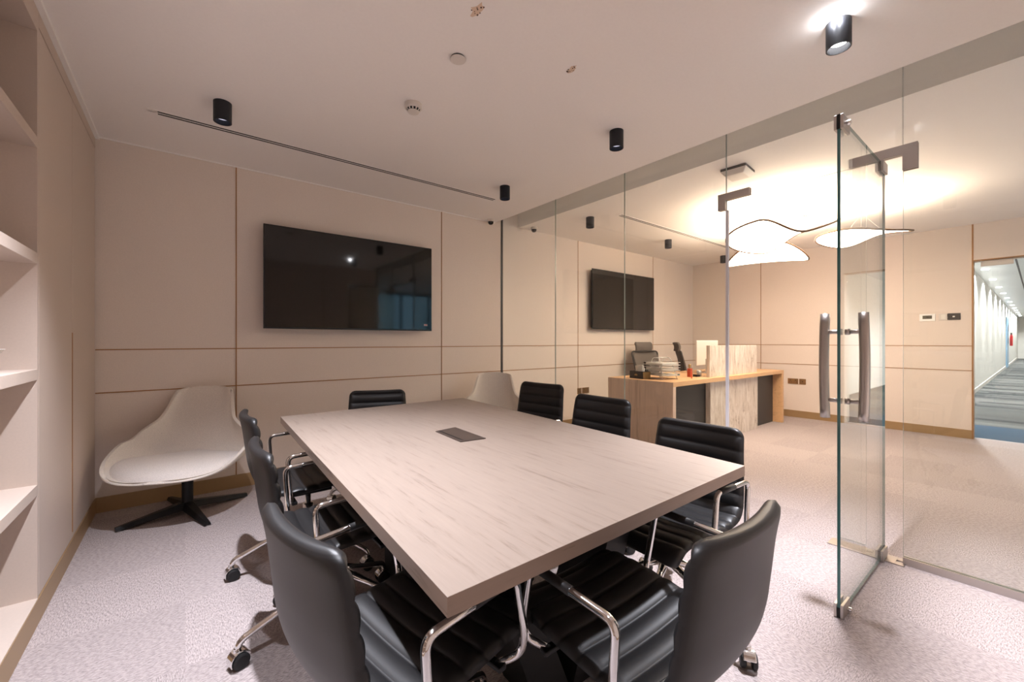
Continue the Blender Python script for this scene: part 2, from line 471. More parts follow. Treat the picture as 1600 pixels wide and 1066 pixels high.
new('lock_cylinder', bm, M['chrome'], c)
clamp(XG-0.09, XG+0.022, ZL-0.055, ZL+0.003, 'steel pivot clamp on the top hinge corner')
clamp(XG-0.09, XG+0.022, 0.010, 0.065, 'steel pivot clamp on the bottom hinge corner')
for sy in (-1, 1):
    bm = bmesh.new()
    yb = YL+sy*0.070
    pts = [(XF+0.075, yb + sy*0.005*cos(pi*(i/12-0.5)), 0.875+0.485*i/12) for i in range(13)]
    tube(bm, pts, 0.0195, 20)
    for z in (0.960, 1.275):
        tube(bm, [(XF+0.075, yb, z), (XF+0.075, YL+sy*0.007, z)], 0.0095, 14)
        tube(bm, [(XF+0.075, YL+sy*0.022, z), (XF+0.075, YL+sy*0.0065, z)], 0.0145, 14)
    child(door, 'pull_handle', bm, M['steel'], smooth=True)
fp = boxes((XG-0.052, XG+0.052, 0.495, 0.80, 0.0005, 0.006), (XG-0.052, XG-0.012, 0.455, 0.495, 0.0005, 0.006), (XG+0.012, XG+0.052, 0.455, 0.495, 0.0005, 0.006))
fs = tag(new('floor_spring_plate', fp, M['steel'], bevel=0.0008), 'flat brushed steel cover plate set in the carpet under the door pivot', 'floor plate')
for y in (0.60, 0.72):
    for x in (-0.03, 0.03):
        bm = bmesh.new(); lathe(bm, [(0.006, 0), (0.006, 0.0006)], (XG+x, y, 0.006), 10)
        new('screw', bm, M['chrome'], fs)

# ------------------------------------------------------------ conference table
C0 = [(0.388, 0.690), (1.704, 0.706), (1.850, 3.026), (0.477, 3.000)]
tbl = empty('conference_table', 'long pale ash conference table with a thick square-edged top', 'table', (1.10, 1.85, 0))
bm = bmesh.new()
lo = [(x, y, 0.709) for x, y in C0]; hi = [(x, y, 0.75) for x, y in C0]
a = [bm.verts.new(p) for p in lo]; b = [bm.verts.new(p) for p in hi]
bm.faces.new(b).material_index = 0; bm.faces.new(a[::-1]).material_index = 1
for i in range(4): bm.faces.new((a[i], a[(i+1)%4], b[(i+1)%4], b[i])).material_index = (2 if i % 2 == 0 else 1)
child(tbl, 'tabletop', bm, [M['table'], M['table_edge'], M['table_edge_x']], bevel=0.0012)
for y0 in (1.02, 2.42):
    for sx in (-1, 1):
        bm = bmesh.new(); cx = 1.07
        prism(bm, [(cx+sx*0.43, y0, 0.708), (cx+sx*0.30, y0, 0.708), (cx+sx*0.0, y0, 0.0), (cx+sx*0.15, y0, 0.0)], (0, 0.20, 0))
        child(tbl, 'leg', bm, M['blackmatte'], bevel=0.002)
child(tbl, 'cable_column', boxes((0.82, 1.32, 1.55, 2.12, 0.0, 0.708)), M['blackmatte'], bevel=0.002)
q = [(1.030, 1.705), (1.165, 1.690), (1.180, 2.010), (1.045, 1.985)]
cb = tag(new('cable_outlet_cover', bmesh.new(), M['bezel']), 'dark rectangular cable outlet lid set in the middle of the conference table', 'cable outlet')
bm = bmesh.new(); prism(bm, [(x, y, 0.7503) for x, y in q], (0, 0, 0.0035))
cb.data.materials.clear(); bm.to_mesh(cb.data); bm.free(); cb.data.materials.append(mat('dark_bronze', srgb(84, 72, 66), 0.45, 0.5))
bm = bmesh.new(); prism(bm, [(1.050, 1.722, 0.7540), (1.056, 1.7215, 0.7540), (1.068, 1.978, 0.7540), (1.062, 1.977, 0.7540)], (0, 0, 0.0006))
new('lid_gap', bm, M['black'], cb)

# ------------------------------------------------------------ conference chairs
def path_profile():
    """centre line of the seat+back shell (y forward, z up)"""
    key = [(0.295, 0.400), (0.288, 0.428), (0.255, 0.446), (0.16, 0.448), (0.04, 0.438), (-0.09, 0.432), (-0.185, 0.443),
           (-0.238, 0.482), (-0.264, 0.55), (-0.278, 0.64), (-0.291, 0.74), (-0.308, 0.828)]
    # Catmull-Rom
    P_ = [Vector((0, *k)) for k in key]; P_ = [P_[0]*2-P_[1]]+P_+[P_[-1]*2-P_[-2]]
    out = []
    for i in range(1, len(P_)-2):
        for j in range(24):
            t = j/24; a, b, c, d = P_[i-1:i+3]
            out.append(0.5*((2*b)+(c-a)*t+(2*a-5*b+4*c-d)*t*t+(3*b-a-3*c+d)*t**3))
    out.append(P_[-2])
    acc = [0]
    for a, b in zip(out, out[1:]): acc.append(acc[-1]+(b-a).length)
    return out, acc
PP, AC = path_profile()
PL = AC[-1]
def at_s(s):
    s = max(0, min(PL, s))
    for i in range(len(AC)-1):
        if AC[i+1] >= s:
            t = (s-AC[i])/max(1e-9, AC[i+1]-AC[i]); p = PP[i].lerp(PP[i+1], t)
            return p, (PP[min(i+2, len(PP)-1)]-PP[max(0, i-1)]).normalized()
    return PP[-1], (PP[-1]-PP[-3]).normalized()

def shell(s0, s1, r0, r1, pitch=0.064, th=0.014, n=22):
    """ribbed upholstered slab from arc length s0 to s1; r0/r1 = rounding of the two ends"""
    bm = bmesh.new(); rings = []
    cnt = max(8, int((s1-s0)/pitch*14)); S = [s0+(s1-s0)*i/cnt for i in range(cnt+1)]
    for k in (0.0015, 0.004, 0.009, 0.016, 0.026):
        if r1: S.append(s1-k)
        if r0: S.append(s0+k)
    S = sorted(set(S))
    for s_ in S:
        p, t = at_s(s_); nrm = Vector((0, -t.z, t.y))    # towards the sitter
        if nrm.z < 0 and nrm.y < 0: nrm = -nrm
        nrm = Vector((0, t.z, -t.y))
        f = s_/PL
        wdt = 0.245 - 0.030*max(0, (f-0.45)/0.55)
        cf = max(0, min(1, (f-0.50)/0.22)); cf = cf*cf*(3-2*cf)
        wrap = 0.016*(1-cf)+0.027*cf
        tk = th; inset = 0
        for (r, dist) in ((r0, s_-s0), (r1, s1-s_)):
            if r and dist < r:
                q_ = 1-sqrt(max(0, 1-((r-dist)/r)**2)); inset = max(inset, q_*r)
            if r and dist < 0.02:
                tk = min(tk, th*sqrt(max(0.0, 1-((0.02-dist)/0.02)**2))+0.001)
        w_ = wdt-inset
        ph = (s_ % pitch)/pitch
        puff = 0.0125*(abs(sin(pi*ph))**0.5)
        ring = []
        m_ = n
        for i in range(m_+1):      # top side left->right
            u = -1+2*i/m_; x = u*w_
            edge = sqrt(max(0, 1-abs(u)**10))
            hgt = (tk+puff*min(1, tk/th))*edge
            ring.append(Vector((x, 0, 0))+p+nrm*(hgt+wrap*u*u))
        for i in range(1, m_):
            u = 1-2*i/m_; x = u*w_
            edge = sqrt(max(0, 1-abs(u)**8))
            ring.append(Vector((x, 0, 0))+p+nrm*(-tk*edge+wrap*u*u))
        rings.append([bm.verts.new(v) for v in ring])
    K = len(rings[0])
    for a, b in zip(rings, rings[1:]):
        for k in range(K): bm.faces.new((a[k], a[(k+1)%K], b[(k+1)%K], b[k]))
    bm.faces.new(rings[0]); bm.faces.new(rings[-1][::-1])
    return bm

def make_chair():
    t = empty('conference_chair', '', 'chair')
    sm = PL*0.535
    new('seat', shell(0, sm+0.01, 0.045, 0), M['leather'], t, smooth=True)
    new('backrest', shell(sm, PL, 0, 0.045), M['leather'], t, smooth=True)
    new('seat_underframe', boxes((-0.10, 0.10, -0.10, 0.10, 0.385, 0.418), (-0.25, 0.25, 0.10, 0.125, 0.405, 0.420), (-0.25, 0.25, -0.125, -0.10, 0.395, 0.412)), M['black'], t, bevel=0.004)
    for sx in (-1, 1):
        bm = bmesh.new(); X = sx*0.283
        pts = rounded([(sx*0.225, -0.13, 0.408), (X, -0.135, 0.425), (X, -0.150, 0.645), (X, 0.120, 0.655), (X+sx*0.004, 0.150, 0.500), (X-sx*0.01, 0.155, 0.440), (sx*0.225, 0.115, 0.412)], 0.032, 7)
        tube(bm, pts, 0.0105, 12)
        arm = new('armrest', bm, M['chrome'], t, smooth=True)
        bm = bmesh.new(); tube(bm, [(X, -0.02, 0.6498), (X, 0.098, 0.6545)], 0.0122, 14)
        new('arm_pad', bm, M['leather'], arm, smooth=True)
    bm = bmesh.new(); lathe(bm, [(0.026, 0.10), (0.026, 0.31), (0.020, 0.312), (0.014, 0.315), (0.014, 0.39)], n=20)
    new('gas_column', bm, M['chrome'], t, smooth=True)
    bm = bmesh.new(); lathe(bm, [(0.030, 0.195), (0.036, 0.20), (0.040, 0.25), (0.034, 0.268), (0.028, 0.272)], n=24)
    new('base_hub', bm, M['chrome'], t, smooth=True)
    for k in range(5):
        a = 2*pi*k/5; c_, s_ = cos(a), sin(a)
        bm = bmesh.new()
        pts = rounded([(0.03, 0, 0.243), (0.18, 0, 0.172), (0.345, 0, 0.100), (0.358, 0, 0.066)], 0.03, 5)
        tube(bm, [(p.x*c_, p.x*s_, p.z) for p in pts], [0.019 if i == 0 else 0.0125 for i in range(len(pts))], 12)
        new('star_leg', bm, M['chrome'], t, smooth=True)
        # caster: hood + pair of wheels, turned a little
        tw = a+[0.9, -0.6, 2.2, 0.3, 1.6][k]
        bm = bmesh.new(); cx, cy = 0.358*c_, 0.358*s_
        mt = Matrix.Translation((cx, cy, 0)) @ Matrix.Rotation(tw, 4, 'Z')
        segs = 12; prof = [(0.036*cos(pi*(-0.12+1.0*i/segs))-0.008, 0.031+0.037*sin(pi*(-0.12+1.0*i/segs))) for i in range(segs+1)]
        inner = [(0.031*cos(pi*(-0.12+1.0*i/segs))-0.008, 0.031+0.031*sin(pi*(-0.12+1.0*i/segs))) for i in range(segs+1)][::-1]
        prism(bm, [(x, -0.022, z) for x, z in prof+inner], (0, 0.044, 0))
        lathe(bm, [(0.013, 0.060), (0.011, 0.078)], n=12)
        bmesh.ops.transform(bm, matrix=mt, verts=bm.verts)
        cs = new('caster', bm, M['chrome'], t, bevel=0.003)
        bm = bmesh.new()
        for yy in (-0.029, 0.009): lathe(bm, [(0.022, 0), (0.0295, 0.004), (0.0295, 0.016), (0.022, 0.020)], (-0.008, yy, 0.0296), 24, 'Y')
        bmesh.ops.transform(bm, matrix=mt, verts=bm.verts)
        new('wheel', bm, M['blackmatte'], cs)
    return t
UP = ('seat', 'backrest', 'seat_underframe', 'armrest')
proto = make_chair()
# (x, y) of chair centre, heading of the sitter in degrees (0 = +Y), lift, base turn, label
CH = [
 (0.988, 0.695,   0, 0.0, 'black leather chair at the near end of the table, smooth back to the viewer'),
 (0.470, 1.055, -80, 0.0, 'black leather chair at the near left corner of the table, back nearest the viewer'),
 (0.510, 1.870, -90, 0.0, 'middle of the three black leather chairs along the left side of the table'),
 (0.535, 2.510, -90, 0.03, 'black leather chair on the left side of the table nearest the cream lounge chair'),
 (1.705, 1.040,  90, 0.0, 'black ribbed leather chair tucked under the near right side of the table facing its corner'),
 (1.730, 1.660,  90, 0.06, 'middle of the three black ribbed chairs between the table and the glass wall'),
 (1.865, 2.320,  97, 0.08, 'farthest black ribbed chair on the glass side of the table, before the second lounge chair'),
 (1.130, 3.080, 158, 0.0, 'black ribbed leather chair at the far end of the table below the television'),
]
BASE_ROT = [0.94, 0.5, 0.94, 0.75, 0.55, 0.4, 0.1, 0.9]
def place_chair(o, i):
    x, y, h, dz, lb = CH[i]
    o.location = (x, y, 0); o.rotation_euler = (0, 0, radians(h))
    o['label'] = lb; o['group'] = 'leather chairs around the conference table'
    for c in children(o):
        nm = c.name.split('.')[0]
        if nm in UP: c.location.z = min(dz, 0.035) if nm == 'armrest' else dz
        elif nm == 'gas_column': c.scale.z = (0.39+dz)/0.39 if dz else 1
        elif nm in ('star_leg', 'caster'):
            c.rotation_euler.z = BASE_ROT[i]
chairs = [proto]+[copy_tree(proto) for _ in CH[1:]]
for i, o in enumerate(chairs): place_chair(o, i)

# ------------------------------------------------------------ lounge chairs
def make_lounge():
    t = empty('lounge_chair', '', 'lounge chair')
    # stations from the front lip, across the seat, up the back: (y, z, half width, side raise dz, side shift dy)
    ST = [(0.430, 0.345, 0.06, 0.004, -0.004), (0.422, 0.338, 0.17, 0.016, -0.02), (0.39, 0.332, 0.270, 0.035, -0.03), (0.32, 0.330, 0.345, 0.065, -0.02), (0.21, 0.330, 0.390, 0.105, 0.0),
          (0.08, 0.330, 0.412, 0.150, 0.01), (-0.04, 0.332, 0.410, 0.185, 0.03), (-0.14, 0.350, 0.375, 0.185, 0.07), (-0.205, 0.40, 0.325, 0.190, 0.11), (-0.240, 0.48, 0.280, 0.150, 0.12),
          (-0.265, 0.57, 0.250, 0.09, 0.11), (-0.290, 0.67, 0.228, 0.045, 0.09), (-0.315, 0.77, 0.210, 0.018, 0.075), (-0.330, 0.830, 0.196, 0.004, 0.065), (-0.338, 0.858, 0.178, -0.003, 0.055), (-0.342, 0.870, 0.13, -0.002, 0.03)]
    def spline(tab, sub=5):
        tb = [tab[0]]+tab+[tab[-1]]; out = []
        for i in range(1, len(tb)-2):
            for j in range(sub):
                u = j/sub; a, b, c, d = tb[i-1:i+3]
                out.append(tuple(0.5*((2*b[k])+(c[k]-a[k])*u+(2*a[k]-5*b[k]+4*c[k]-d[k])*u*u+(3*b[k]-a[k]-3*c[k]+d[k])*u**3) for k in range(5)))
        out.append(tab[-1]); return out
    S = spline(ST)
    n = 30; bm = bmesh.new(); rows = []
    for (y, z, w_, dz, dy) in S:
        row = []
        for i in range(n+1):
            u = -1+2*i/n
            k = abs(u)**2.6
            row.append(bm.verts.new((w_*sin(u*pi/2*0.999)*1.0, y+dy*k, z+dz*k)))
        rows.append(row)
    for a, b in zip(rows, rows[1:]):
        for i in range(n): bm.faces.new((a[i], a[i+1], b[i+1], b[i]))
    sh = new('shell', bm, M['lounge'], t, smooth=True)
    so = sh.modifiers.new('solid', 'SOLIDIFY'); so.thickness = 0.020; so.offset = -1.0
    bv = sh.modifiers.new('bev', 'BEVEL'); bv.width = 0.012; bv.segments = 3; bv.limit_method = 'ANGLE'; bv.angle_limit = radians(50)
    # seat cushion following the seat pan
    bm = bmesh.new(); top = []; bot = []
    R_, A_ = 14, 40
    def pan(x, y):
        # height of the pan at x, y
        best = None
        for (yy, z, w_, dz, dy) in S[:44]:
            u = min(1, abs(x)/max(0.05, w_)); uu = math.asin(u)/(pi/2); k = uu**2.6
            d = abs(yy+dy*k-y)
            if best is None or d < best[0]: best = (d, z+dz*k)
        return best[1]
    for j in range(R_+1):
        rr = j/R_; rt = []; rb = []
        for i in range(A_):
            a = 2*pi*i/A_
            x = 0.376*rr*cos(a); y = 0.100+(0.318 if sin(a) > 0 else 0.285)*rr*sin(a)*(1.0 if sin(a) > 0 else 1-0.1*abs(cos(a)))
            base = pan(x, y)+0.006
            rt.append(bm.verts.new((x, y, base+0.062*sqrt(max(0, 1-rr**5))+0.022*(1-rr*rr)+0.006))); rb.append(bm.verts.new((x, y, base)))
        top.append(rt); bot.append(rb)
    for T_, fl in ((top, 1), (bot, -1)):
        for a, b in zip(T_, T_[1:]):
            for i in range(A_): bm.faces.new((a[i], a[(i+1)%A_], b[(i+1)%A_], b[i])[::fl])
    for i in range(A_): bm.faces.new((top[-1][i], top[-1][(i+1)%A_], bot[-1][(i+1)%A_], bot[-1][i]))
    bmesh.ops.remove_doubles(bm, verts=bm.verts, dist=0.0005)
    new('seat_cushion', bm, M['cushion'], t, smooth=True)
    bm = bmesh.new(); lathe(bm, [(0.034, 0.060), (0.034, 0.290), (0.09, 0.296), (0.10, 0.310)], n=24)
    new('post', bm, M['black'], t, smooth=False)
    for k in range(4):
        a = k*pi/2; c_, s_ = cos(a), sin(a)
        bm = bmesh.new()
        st = [(0.0, 0.045, 0.036, 0.082), (0.05, 0.042, 0.034, 0.080), (0.385, 0.020, 0.006, 0.028)]
        R2 = []
        for (r, hw, zl, zh) in st:
            R2.append([bm.verts.new((r*c_-y*s_, r*s_+y*c_, z)) for y, z in ((-hw, zl), (hw, zl), (hw*0.6, zh), (-hw*0.6, zh))])
        for a1, b1 in zip(R2, R2[1:]):
            for i in range(4): bm.faces.new((a1[i], a1[(i+1)%4], b1[(i+1)%4], b1[i]))
        bm.faces.new(R2[0]); bm.faces.new(R2[-1][::-1])
        lg = new('base_leg', bm, M['black'], t, bevel=0.002)
        bm = bmesh.new(); lathe(bm, [(0.012, 0), (0.014, 0.010)], (0.37*c_, 0.37*s_, 0), 12)
        new('glide', bm, M['chrome'], lg)
    return t
lc = make_lounge()
lc.location = (0.012, 3.79, 0); lc.rotation_euler = (0, 0, radians(180-23))
lc['label'] = 'cream fabric swivel lounge chair standing in the corner beside the beige cabinet'; lc['group'] = 'cream swivel lounge chairs'
lc2 = copy_tree(lc); lc2.location = (2.57, 3.60, 0); lc2.rotation_euler = (0, 0, radians(180-40))
lc2['label'] = 'cream fabric lounge chair mostly hidden behind the table, next to the glass wall'
for c in children(lc):
    if c.name.startswith('base_leg'): c.rotation_euler.z = radians(39)

# ------------------------------------------------------------ televisions
def tv(loc, label, sticker=False):
    t = empty('television', label, 'television', loc, 0, 'wall-mounted televisions')
    W2, H2 = 0.790, 0.4475
    new('housing', boxes((-W2+0.02, W2-0.02, -0.034, 0.0, -H2+0.02, H2-0.02), (-0.25, 0.25, 0, 0.045, -0.2, 0.2)), M['black'], t)
    new('bezel', boxes((-W2, W2, -0.052, -0.034, -H2, H2)), M['bezel'], t, bevel=0.002)
    new('screen', boxes((-W2+0.008, W2-0.008, -0.0535, -0.052, -H2+0.016, H2-0.008)), M['screen'], t)
    if sticker:
        s_ = new('sticker', boxes((W2-0.092, W2-0.052, -0.0542, -0.0536, -H2+0.055, -H2+0.073)), mat('sticker_white', srgb(205, 195, 190), 0.5), t, bevel=0.002)
        s_['label'] = 'small white rounded sticker with red print'
        new('print', boxes((W2-0.086, W2-0.076, -0.0545, -0.0542, -H2+0.060, -H2+0.068), (W2-0.073, W2-0.066, -0.0545, -0.0542, -H2+0.060, -H2+0.068), (W2-0.063, W2-0.057, -0.0545, -0.0542, -H2+0.060, -H2+0.068)), M['red'], s_)
    else:
        new('maker_mark', boxes((-0.03, 0.03, -0.0542, -0.0536, H2-0.05, H2-0.044)), M['charcoal'], t)
    return t
tv((1.312, YB-0.047, 1.788), 'large black wall television above the far end of the conference table', True)
tv((5.516, YB-0.047, 1.862), 'black wall television in the reception seen through the glass wall above the desk chairs')

# ------------------------------------------------------------ ceiling fittings
def make_downlight():
    t = empty('cylinder_downlight', '', 'ceiling light')
    bm = bmesh.new()
    lathe(bm, [(0.030, 0), (0.048, 0.0), (0.048, -0.120), (0.043, -0.120), (0.040, -0.085), (0.03, -0.08)], n=32)
    new('housing', bm, M['housing'], t, smooth=False, bevel=0.0)
    bm = bmesh.new(); lathe(bm, [(0.034, -0.092), (0.034, -0.086)], n=24)
    new('lens', bm, M['lens'], t)
    return t
dl = make_downlight()
DL = [((0.18, 3.11), 'black cylinder downlight on the ceiling nearest the beige cabinet, beside the long air slot', 0),
      ((2.385, 3.14), 'small black cylinder downlight near the right end of the meeting room air slot', 0),
      ((2.370, 1.83), 'black cylinder downlight in the middle of the row beside the glass wall', 0),
      ((2.364, 0.572), 'lit black cylinder downlight nearest the viewer, ringed by bright glare on the ceiling', 1),
      ((3.777, 3.30), 'black cylinder downlight beyond the glass wall, left of the reception television', 0),
      ((5.504, 3.33), 'black cylinder downlight above the right end of the reception television', 0),
      ((7.284, 3.37), 'tiny black cylinder downlight in the far corner of the reception ceiling', 0),
      ((0.18, 1.83), 'black cylinder downlight over the left side of the table, just above the photo', 1), ((0.18, 0.56), 'black cylinder downlight above and beside the viewer, out of the photo', 1)]
dl_off = dl
for i, ((x, y), lb, lit) in enumerate(DL):
    o = dl if i == 0 else copy_tree(dl)
    o.location = (x, y, HC)
    o['label'] = lb
    o['group'] = 'black cylinder downlights'
    if lit:
        ld = bpy.data.lights.new('downlight_lamp', 'SPOT'); ld.energy = SPOT_W*{3: 1.7, 7: 1.3, 8: 0.5}[i]; ld.color = ROOM_LAMP
        ld.spot_size = radians(84 if i == 3 else 102); ld.spot_blend = 1.0; ld.shadow_soft_size = 0.04 if i == 3 else 0.022
        lo_ = bpy.data.objects.new('downlight_lamp', ld); COL.objects.link(lo_)
        lo_.location = (0, 0, -0.118); lo_.parent = o
gl = bpy.data.lights.new('added_glare_lamp', 'POINT'); gl.energy = 0.55; gl.color = (0.95, 0.96, 1.0); gl.shadow_soft_size = 0.006  # added point lamps outside the housing, standing in for glare on the ceiling
for a_ in (2.9, 3.5):
    go = bpy.data.objects.new('added_glare_lamp', gl); COL.objects.link(go); go.location = (2.364+0.062*cos(a_), 0.572+0.062*sin(a_), HC-0.022)
for o in list(COL.objects):
    if o.name.startswith('lens') and o.parent and not any(c.type == 'LIGHT' for c in children(o.parent)):
        me = o.data.copy(); me.materials.clear(); me.materials.append(M['lens_dim']); o.data = me

def slot_diffuser(x0, x1, y, label):
    t = empty('air_slot_diffuser', label, 'air vent', ((x0+x1)/2, y, HC), 0, 'linear air slots in the ceiling')
    bm = boxes((x0, x1, y-0.036, y-0.026, HC-0.003, HC-0.0003), (x0, x1, y-0.005, y+0.005, HC-0.003, HC-0.0003), (x0, x1, y+0.026, y+0.036, HC-0.003, HC-0.0003),
               (x0, x0+0.05, y-0.026, y+0.026, HC-0.003, HC-0.0003), (x1-0.01, x1, y-0.026, y+0.026, HC-0.003, HC-0.0003))
    child(t, 'frame', bm, M['ceil'])
    for s_ in (-1, 1):
        child(t, 'slot', boxes((x0+0.05, x1-0.01, y+s_*0.0155-0.0105, y+s_*0.0155+0.0105, HC-0.0015, HC-0.0003)), M['blackmatte'])
    return t
slot_diffuser(-0.19, 2.53, 3.50, 'long twin-slot air diffuser in the meeting room ceiling in front of the television wall')
slot_diffuser(3.93, 6.70, 3.02, 'long twin-slot air diffuser in the reception ceiling beyond the glass wall')

def smoke(loc, label):
    t = empty('smoke_detector', label, 'smoke detector', loc, 0, 'smoke detectors')
    bm = bmesh.new(); lathe(bm, [(0.050, 0), (0.052, -0.006), (0.052, -0.026), (0.046, -0.032)], n=32); new('base', bm, M['white'], t, smooth=False)
    bm = bmesh.new(); lathe(bm, [(0.040, -0.032), (0.036, -0.046)], n=32); v = new('vents', bm, M['blackmatte'], t)
    bm = bmesh.new()
    for k in range(12):
        a = 2*pi*k/12
        prism(bm, [(0.0435*cos(a-0.1), 0.0435*sin(a-0.1), -0.030), (0.0435*cos(a+0.1), 0.0435*sin(a+0.1), -0.030), (0.033*cos(a+0.1), 0.033*sin(a+0.1), -0.048), (0.033*cos(a-0.1), 0.033*sin(a-0.1), -0.048)], (0, 0, -0.002))
    lathe(bm, [(0.037, -0.046), (0.033, -0.052), (0.02, -0.055), (0.004, -0.056)], n=32)
    new('cap', bm, M['white'], t, smooth=False)
smoke((1.11, 2.398, HC), 'round white smoke detector on the meeting room ceiling')
smoke((5.593, 1.652, HC), 'small white smoke detector on the bright reception ceiling between the pendant lamps')
bm = bmesh.new(); lathe(bm, [(0.036, 0), (0.036, -0.007)], n=32)
cv = tag(new('ceiling_cover_disc', bm, M['blackmatte'], loc=(1.109, 1.862, HC)), 'flat white round cover disc standing just off the meeting room ceiling', 'ceiling cover')
bm = bmesh.new(); lathe(bm, [(0.039, -0.007), (0.041, -0.009), (0.041, -0.011), (0.038, -0.0125)], n=32); new('disc', bm, M['white'], cv)
# paint damage on the ceiling
def blemish(x, y, label, seed, r=0.03):
    rnd = random.Random(seed)
    bm = bmesh.new(); pts = []
    for k in range(14):
        a = 2*pi*k/14; q_ = r*rnd.uniform(0.5, 1.2)
        pts.append((x+q_*cos(a)*0.75, y+q_*sin(a)*1.3, HC-0.0008))
    prism(bm, pts, (0, 0, 0.0006))
    o = tag(new('paint_damage', bm, mat('bare_plaster_%d' % seed, srgb(222, 196, 174), 0.9)), label, 'ceiling mark')
    bm = bmesh.new()
    for k in range(9):
        cx, cy = x+rnd.uniform(-r, r)*0.6, y+rnd.uniform(-r, r)*1.1; q_ = rnd.uniform(0.002, 0.0055)
        prism(bm, [(cx+q_*rnd.uniform(0.6, 1.4)*cos(a), cy+q_*rnd.uniform(0.6, 1.4)*sin(a), HC-0.0014) for a in (0, 1, 2, 3.1, 4.2, 5.3)], (0, 0, 0.0005))
    new('hole', bm, mat('plaster_hole_%d' % seed, srgb(96, 72, 58), 0.9), o)
blemish(1.015, 1.545, 'chipped patch with dark specks on the ceiling at the top centre of the photo', 3, 0.036)
blemish(1.640, 1.560, 'small chipped mark on the ceiling right of the round cover disc', 5, 0.026)

def dome_cam(loc, label):
    t = empty('dome_camera', label, 'security camera', loc, 0, 'ceiling dome cameras')
    bm = bmesh.new(); lathe(bm, [(0.045, 0), (0.045, -0.018), (0.040, -0.026)], n=28); new('base', bm, M['white'], t, smooth=False)
    bm = bmesh.new(); lathe(bm, [(0.034, -0.026), (0.033, -0.038), (0.027, -0.052), (0.016, -0.060), (0.003, -0.062)], n=28); new('dome', bm, M['screen'], t, smooth=True)
dome_cam((2.90, 4.10, HC), 'white dome camera on the ceiling in the meeting room corner by the glass')
dome_cam((3.54, 4.04, HC), 'white dome camera on the ceiling just beyond the glass partition')

em = empty('emergency_light', 'square white emergency light with dark edge on the reception ceiling', 'emergency light', (3.72, 1.60, HC), radians(5))
new('base', boxes((-0.115, 0.115, -0.10, 0.10, -0.022, 0)), M['charcoal'], em, bevel=0.004)
bm = bmesh.new()
a = [bm.verts.new(p) for p in ((-0.118, -0.103, -0.022), (0.118, -0.103, -0.022), (0.118, 0.103, -0.022), (-0.118, 0.103, -0.022))]
b = [bm.verts.new(p) for p in ((-0.085, -0.072, -0.062), (0.085, -0.072, -0.062), (0.085, 0.072, -0.062), (-0.085, 0.072, -0.062))]
bm.faces.new(a); bm.faces.new(b[::-1])
for i in range(4): bm.faces.new((a[i], a[(i+1)%4], b[(i+1)%4], b[i]))
new('diffuser', bm, M['white'], em, bevel=0.006)

# ------------------------------------------------------------ pendant lamps: wavy luminous discs
def pendant(loc, zc, R, fz, rz, label):
    t = empty('pendant_lamp', label, 'pendant lamp', (loc[0], loc[1], HC), rz, 'wavy luminous pendant lamps')
    bm = bmesh.new(); lathe(bm, [(0.085, 0), (0.085, -0.045), (0.080, -0.050)], n=32); new('canopy', bm, M['white'], t, smooth=False)
    bm = bmesh.new(); lathe(bm, [(0.012, -0.05), (0.012, -0.10), (0.004, -0.105)], n=12)
    dz = zc-HC
    for k in range(3):
        a = 2*pi*k/3+0.5
        x, y = 0.22*cos(a), 0.22*sin(a)
        tube(bm, [(0, 0, -0.10), (x, y, dz+fz(0.22/R*cos(a), 0.22/R*sin(a))*1.0)], 0.0012, 6)
    new('suspension_wire', bm, M['steel'], t)
    bm = bmesh.new(); rings = []; Rn, An = 16, 72
    for j in range(Rn+1):
        rr = j/Rn; row = []
        for i in range(An):
            a = 2*pi*i/An; u, v = rr*cos(a), rr*sin(a)
            row.append(bm.verts.new((R*u, R*v, dz+fz(u, v))))
        rings.append(row)
    for a_, b_ in zip(rings, rings[1:]):
        for i in range(An): bm.faces.new((a_[i], a_[(i+1)%An], b_[(i+1)%An], b_[i]))
    bmesh.ops.remove_doubles(bm, verts=bm.verts, dist=0.0004)
    sh = new('shade', bm, M['pendant'], t, smooth=True)
    so = sh.modifiers.new('s', 'SOLIDIFY'); so.thickness = 0.006
    bm = bmesh.new()
    pts = [(R*cos(2*pi*i/An), R*sin(2*pi*i/An), dz+fz(cos(2*pi*i/An), sin(2*pi*i/An))) for i in range(An)]
    tube(bm, pts+[pts[0], pts[1]], 0.010, 8, caps=False)
    new('rim_wire', bm, M['pend_rim'], t, smooth=True)
va = radians(-38.2)     # rotates local x to the camera's right direction
def sstep(a, b, x):
    t = max(0, min(1, (x-a)/(b-a))); return t*t*(3-2*t)
pendant((4.91, 1.69), 2.335, 0.50, lambda u, v: v*(-0.085+0.19*sstep(-0.35, 0.45, u)) + 0.10*max(0, u)**2, radians(-71), 'front wavy glowing disc pendant, its left end tipped to show a loop')
pendant((5.747, 2.13), 2.24, 0.44, lambda u, v: (0.17*v*v if v < 0 else 0.085*v*v) - 0.02*u*u, radians(-70), 'glowing pendant with a flat lower edge hanging lowest behind the other two pendants')
pendant((5.691, 1.18), 2.36, 0.40, lambda u, v: v*(-0.035+0.10*sstep(-0.5, 0.7, u)) + 0.012*sin(4*u), radians(-78), 'flat wavy glowing pendant seen behind the open glass door')

